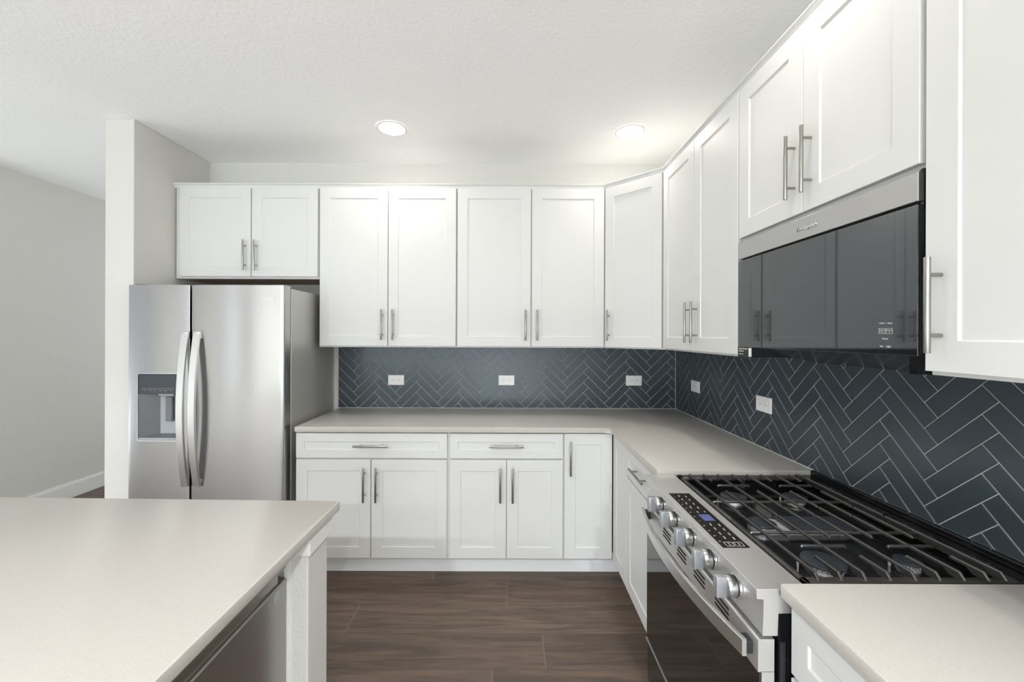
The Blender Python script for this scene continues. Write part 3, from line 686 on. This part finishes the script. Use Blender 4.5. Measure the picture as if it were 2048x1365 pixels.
# centre oval burner with its long plate
def oval(b, x0, x1, y, hw, z0, z1, n=10):
    P = [(x1 - hw + hw * math.cos(a), y + hw * math.sin(a)) for a in [-PI / 2 + PI * k / n for k in range(n + 1)]] + [(x0 + hw + hw * math.cos(a), y + hw * math.sin(a)) for a in [PI / 2 + PI * k / n for k in range(n + 1)]]
    return b.prism(P, z0, z1, 0.001)
b5 = make('burner', oval(B(), 0.745, 1.055, -1.790, 0.036, 0.858, 0.8745), 'alum', rt, smooth=40, label='long oval centre burner')
make('burner_cap', oval(B(), 0.742, 0.825, -1.790, 0.038, 0.8748, 0.8805), 'cap', b5, smooth=30)
make('griddle_plate', B().box(0.845, 1.052, -1.832, -1.748, 0.8748, 0.8815, 0.002), 'cap', b5, label='flat rectangular plate over the oval burner')
# grates: bars run along y
GT, GB, bw = 0.921, 0.906, 0.0036
xsM = [0.702, 0.811, 0.925, 1.035, 1.130]      # full bars
xsF = [0.756, 0.867, 0.980, 1.090]             # broken bars (fingers)
def bar_y(b, x, ya, yb, taper_a=False, taper_b=False, w=bw):
    """bar along y from ya (near) to yb (far) with a rounded top; tapered ends slope down to the base rim"""
    d = 0.013; h0 = GB - 0.004
    def sec(y, zt, zb): return [(x - w, y, zb), (x + w, y, zb), (x + w, y, zt - 0.003), (x + w * 0.45, y, zt), (x - w * 0.45, y, zt), (x - w, y, zt - 0.003)]
    zl = GT - 0.0085
    lo = []
    if taper_a: lo += [sec(ya - d, GB + 0.0005, h0), sec(ya, GT, h0), sec(ya + 0.02, GT, h0), sec(ya + 0.035, GT, zl)]
    else: lo += [sec(ya, GT - 0.004, zl + 0.002), sec(ya + 0.004, GT, zl)]
    if taper_b: lo += [sec(yb - 0.035, GT, zl), sec(yb - 0.02, GT, h0), sec(yb, GT, h0), sec(yb + d, GB + 0.0005, h0)]
    else: lo += [sec(yb - 0.004, GT, zl), sec(yb, GT - 0.004, zl + 0.002)]
    b.loft(lo)
def bar_x(b, y, xa, xb, zt=GT, h=0.007, w=0.0030):
    def sec(x, z0): return [(x, y - w, z0 - h), (x, y + w, z0 - h), (x, y + w, z0 - 0.003), (x, y + w * 0.45, z0), (x, y - w * 0.45, z0), (x, y - w, z0 - 0.003)]
    b.loft([sec(xa, zt - 0.003), sec(xa + 0.004, zt), sec(xb - 0.004, zt), sec(xb, zt - 0.003)])
NEAR, FAR, JM, JF = -2.123, -1.467, -1.827, -1.763
gn = B(); gf = B()
# rims
gn.box(0.668, 1.146, -2.143, -2.120, GB - 0.010, GB, 0.0015); gf.box(0.668, 1.146, -1.470, -1.432, GB - 0.010, GB, 0.0015)
for b_, ya, yb in ((gn, -2.143, JM - 0.001), (gf, JM + 0.001, -1.432)):
    b_.box(0.668, 0.679, ya, yb, GB - 0.012, GB, 0.0015)
    b_.box(1.135, 1.146, ya, yb, GB - 0.012, GB + 0.004, 0.0015)
for x in xsM:
    bar_y(gn, x, NEAR, JM - 0.001, True, False); bar_y(gf, x, JM + 0.001, FAR, False, True)
for i, x in enumerate(xsF):
    bar_y(gn, x, NEAR, -2.049, True, False); bar_y(gf, x, -1.532, FAR, False, True)
    bar_y(gn, x, -1.959, JF - 0.001, False, False); bar_y(gf, x, JF + 0.001, -1.630, False, False)
for xc in (0.811, 1.035): bar_x(gn, -2.004, xc - 0.058, xc + 0.058); bar_x(gf, -1.579, xc - 0.058, xc + 0.058)
bar_x(gn, -1.920, 0.672, 1.140, GT - 0.006, 0.007); bar_x(gf, -1.710, 0.672, 1.140, GT - 0.006, 0.007)
for b_, yr in ((gn, (-2.130,)), (gf, (-1.445,))):
    for y in yr:
        for x in (0.676, 0.92, 1.138): b_.box(x - 0.006, x + 0.006, y - 0.006, y + 0.006, 0.8585, GB - 0.008)
make('grate', gn, 'iron', rt, smooth=25, label='near cast iron grate'); make('grate', gf, 'iron', rt, smooth=25, label='far cast iron grate')

# ------------------------------------------------------------------ microwave
MYF, MYN, MX = -1.432, -2.150, 0.908
mt = thing('microwave', 'over-the-range microwave with mirror-like black glass front on the right wall', 'microwave', (1.07, (MYF + MYN) / 2, 1.35))
RM = Matrix.Translation((0, 0, 0))
make('body', B().prism([(0.926, 1.414), (0.926, 1.835), (XR - 0.010, 1.835), (XR - 0.010, 1.352)], MYN - 0.006, MYF, T=XZ), 'black', mt)
FM = frame(MX, MYF, 0, -90)     # local x along the front (far to near), front -y
WM = MYF - MYN
make('top_trim', B(FM).box(0.001, WM, 0.0, 0.017, 1.763, 1.829, 0.0012), 'steel_mw', mt, label='brushed steel top strip with raised logo')
dr = make('door_glass', B(FM).box(0.001, WM, 0.0, 0.0175, 1.416, 1.756, 0.001), 'glass', mt, label='mirror-like black glass door')
make('side_bracket', B(FM).box(WM - 0.004, WM + 0.003, 0.010, 0.030, 1.375, 1.835).box(WM - 0.022, WM - 0.004, 0.004, 0.030, 1.375, 1.4155), 'black', mt)
make('side_flange', B(FM).box(0.0, 0.004, 0.018, 0.320, 1.3745, 1.4155), 'black', mt)
TL = lambda x, z, d=-0.0006: FM @ Matrix.Translation((x, d, z))
text('logo', 'Whirlpool', 0.021, TL(0.372, 1.796, -0.001), 'chrome', mt, 0.0012)
# white touch marks, lower near part of the glass
def px2loc(px, py):
    u, v = px - 1020.3, py - 670.75; cs, sn = math.cos(.0035), math.sin(.0035); u, v = cs * u + sn * v, -sn * u + cs * v
    Y = MX / (u / 818.3); return (MYF - (Y - DC), HC - v / 818.3 * Y)
for s_, a, b_, sz in (('• Clock', 1764, 647, .0055), ('• Timer', 1779, 647, .0055), ('START', 1764.3, 661, .0043), ('CANCEL', 1778.8, 661, .0038), ('Power', 1771, 678, .0060), ('Fan', 1763.5, 693, .0065), ('Light', 1777.7, 693.5, .0065)):
    x_, z_ = px2loc(a, b_); text('lettering', s_, sz, TL(x_, z_), 'mark', dr, 0.0001)
for s_, a, b_ in (('30 sec', 1764.3, 664.5), ('off', 1778.8, 664.5)):
    x_, z_ = px2loc(a, b_); text('lettering', s_, .0032, TL(x_, z_), 'mark', dr, 0.0001)
bo = B(FM)
for a in (1764.3, 1778.8):
    xa, za = px2loc(a - 6.2, 662.5); xb_, zb_ = px2loc(a + 6.2, 662.5); h = 0.0066
    zc_ = (za + zb_) / 2; xa, xb_ = xa, xb_
    for r_ in ((xa, xb_, zc_ + h - .0006, zc_ + h), (xa, xb_, zc_ - h, zc_ - h + .0006), (xa, xa + .0006, zc_ - h, zc_ + h), (xb_ - .0006, xb_, zc_ - h, zc_ + h)):
        bo.box(r_[0], r_[1], -0.0005, -0.0001, r_[2], r_[3])
make('button_outline', bo, 'mark', dr)
st = make('sticker', B(FM).box(0.001, 0.094, -0.0008, -0.0001, 1.376, 1.417), 'blackm', dr, label='black promotional sticker with small white lettering')
text('lettering', 'Finish, Warranty', 0.0088, TL(0.037, 1.4105, -0.0012), 'mark', st, 0.0002)
text('lettering', 'and More', 0.0088, TL(0.0235, 1.4015, -0.0012), 'mark', st, 0.0002)
text('lettering', 'register today', 0.0055, TL(0.0230, 1.3900, -0.0012), 'mark', st, 0.0002)
make('label_patch', B(FM).box(0.074, 0.092, -0.0012, -0.0008, 1.382, 1.414, 0.0), 'plastic', st)

# ------------------------------------------------------------------ outlets
def outlet(F, label):
    t = thing('wall_outlet', label, 'outlet', F @ Vector((0, 0, 0)), 'white wall outlets on the tile')
    make('cover_plate', B(F).ring_panel(-0.0595, 0.0595, -0.0375, 0.0375, [(0, 0), (0, -0.003), (0.003, -0.006)]), 'plastic', t)
    for s in (-1, 1):
        r = make('receptacle', B(F).cyl((s * 0.0195, -0.006, 0), (0, -1, 0), 0.0165, 0.0012, 28), 'plastic', t, smooth=30)
        # ground hole and two slots, turned on their side
        h = B(F).cyl((s * 0.0195 + 0.008, -0.0072, 0), (0, -1, 0), 0.0024, 0.0003, 12)
        h.box(s * 0.0195 - 0.0085, s * 0.0195 - 0.001, -0.0075, -0.0072, 0.0050, 0.0066).box(s * 0.0195 - 0.0085, s * 0.0195 - 0.001, -0.0075, -0.0072, -0.0066, -0.0050)
        make('socket_holes', h, 'hole', r)
    return t
YB = -0.0085
outlet(frame(-0.849, YB, 1.122), 'white outlet on the back wall tile nearest the refrigerator')
outlet(frame(-0.026, YB, 1.123), 'white outlet in the middle of the back wall tile')
outlet(frame(0.924, YB, 1.124), 'white outlet on the back wall tile nearest the corner')
outlet(frame(XR - 0.0085, -0.3375, 1.122, -90), 'small-looking white outlet on the right wall tile nearest the corner')
outlet(frame(XR - 0.0085, -1.0725, 1.127, -90), 'white outlet on the right wall tile between the corner and the range')

# ------------------------------------------------------------------ recessed ceiling lights
def downlight(x, y, label):
    t = thing('recessed_ceiling_light', label, 'ceiling light', (x, y, CEIL), 'recessed ceiling lights')
    b = B(); n = 40; pr = [(0.094, CEIL - 0.0005), (0.092, CEIL - 0.005), (0.080, CEIL - 0.007), (0.078, CEIL - 0.004)]
    b.loft([[(x + r * math.cos(2 * PI * k / n), y + r * math.sin(2 * PI * k / n), z) for k in range(n)] for r, z in pr], cap=(False, False))
    make('trim_ring', b, 'trim', t, smooth=40)
    make('lens', B().cyl((x, y, CEIL - 0.0045), 'z', 0.078, 0.003, 40), 'emit', t, label='glowing white lens')
    l = bpy.data.lights.new('downlight_lamp', 'AREA'); l.shape = 'DISK'; l.size = 0.10; l.energy = LAMP if y > -1 else ((1.8 if x > 0 else 0.3) if y > -4 else 58); l.color = (1.0, 0.92, 0.84) if y > -4 else (0.94, 0.975, 1.0); l.spread = math.radians(150)
    o = bpy.data.objects.new('downlight_lamp', l); COL.objects.link(o); o.location = (x, y, CEIL - 0.008)
LAMP = 2.7
downlight(-0.738, -0.523, 'round glowing recessed ceiling light above the fridge side of the back counter')
downlight(0.747, -0.492, 'round glowing recessed ceiling light nearest the corner cabinet')
for x, y, s in ((0.72, -1.90, 'over the range'), (0.72, -3.30, 'over the near right counter'), (-0.74, -1.90, 'over the island corner'), (-0.74, -3.30, 'over the middle of the island'), (-2.3, -3.3, 'over the far side of the island'), (-2.6, -4.7, 'added unseen at the left of the living area'), (-1.0, -4.7, 'added unseen in the middle of the living area'), (0.5, -4.7, 'added unseen at the right of the living area'), (-2.6, -6.0, 'added unseen at the left by the glazed wall'), (-1.0, -6.0, 'added unseen in the middle by the glazed wall'), (0.5, -6.0, 'added unseen at the right by the glazed wall')):  # living-area and glazed-wall lights are added out of view to brighten the base cabinets
    downlight(x, y, 'round recessed ceiling light ' + s)
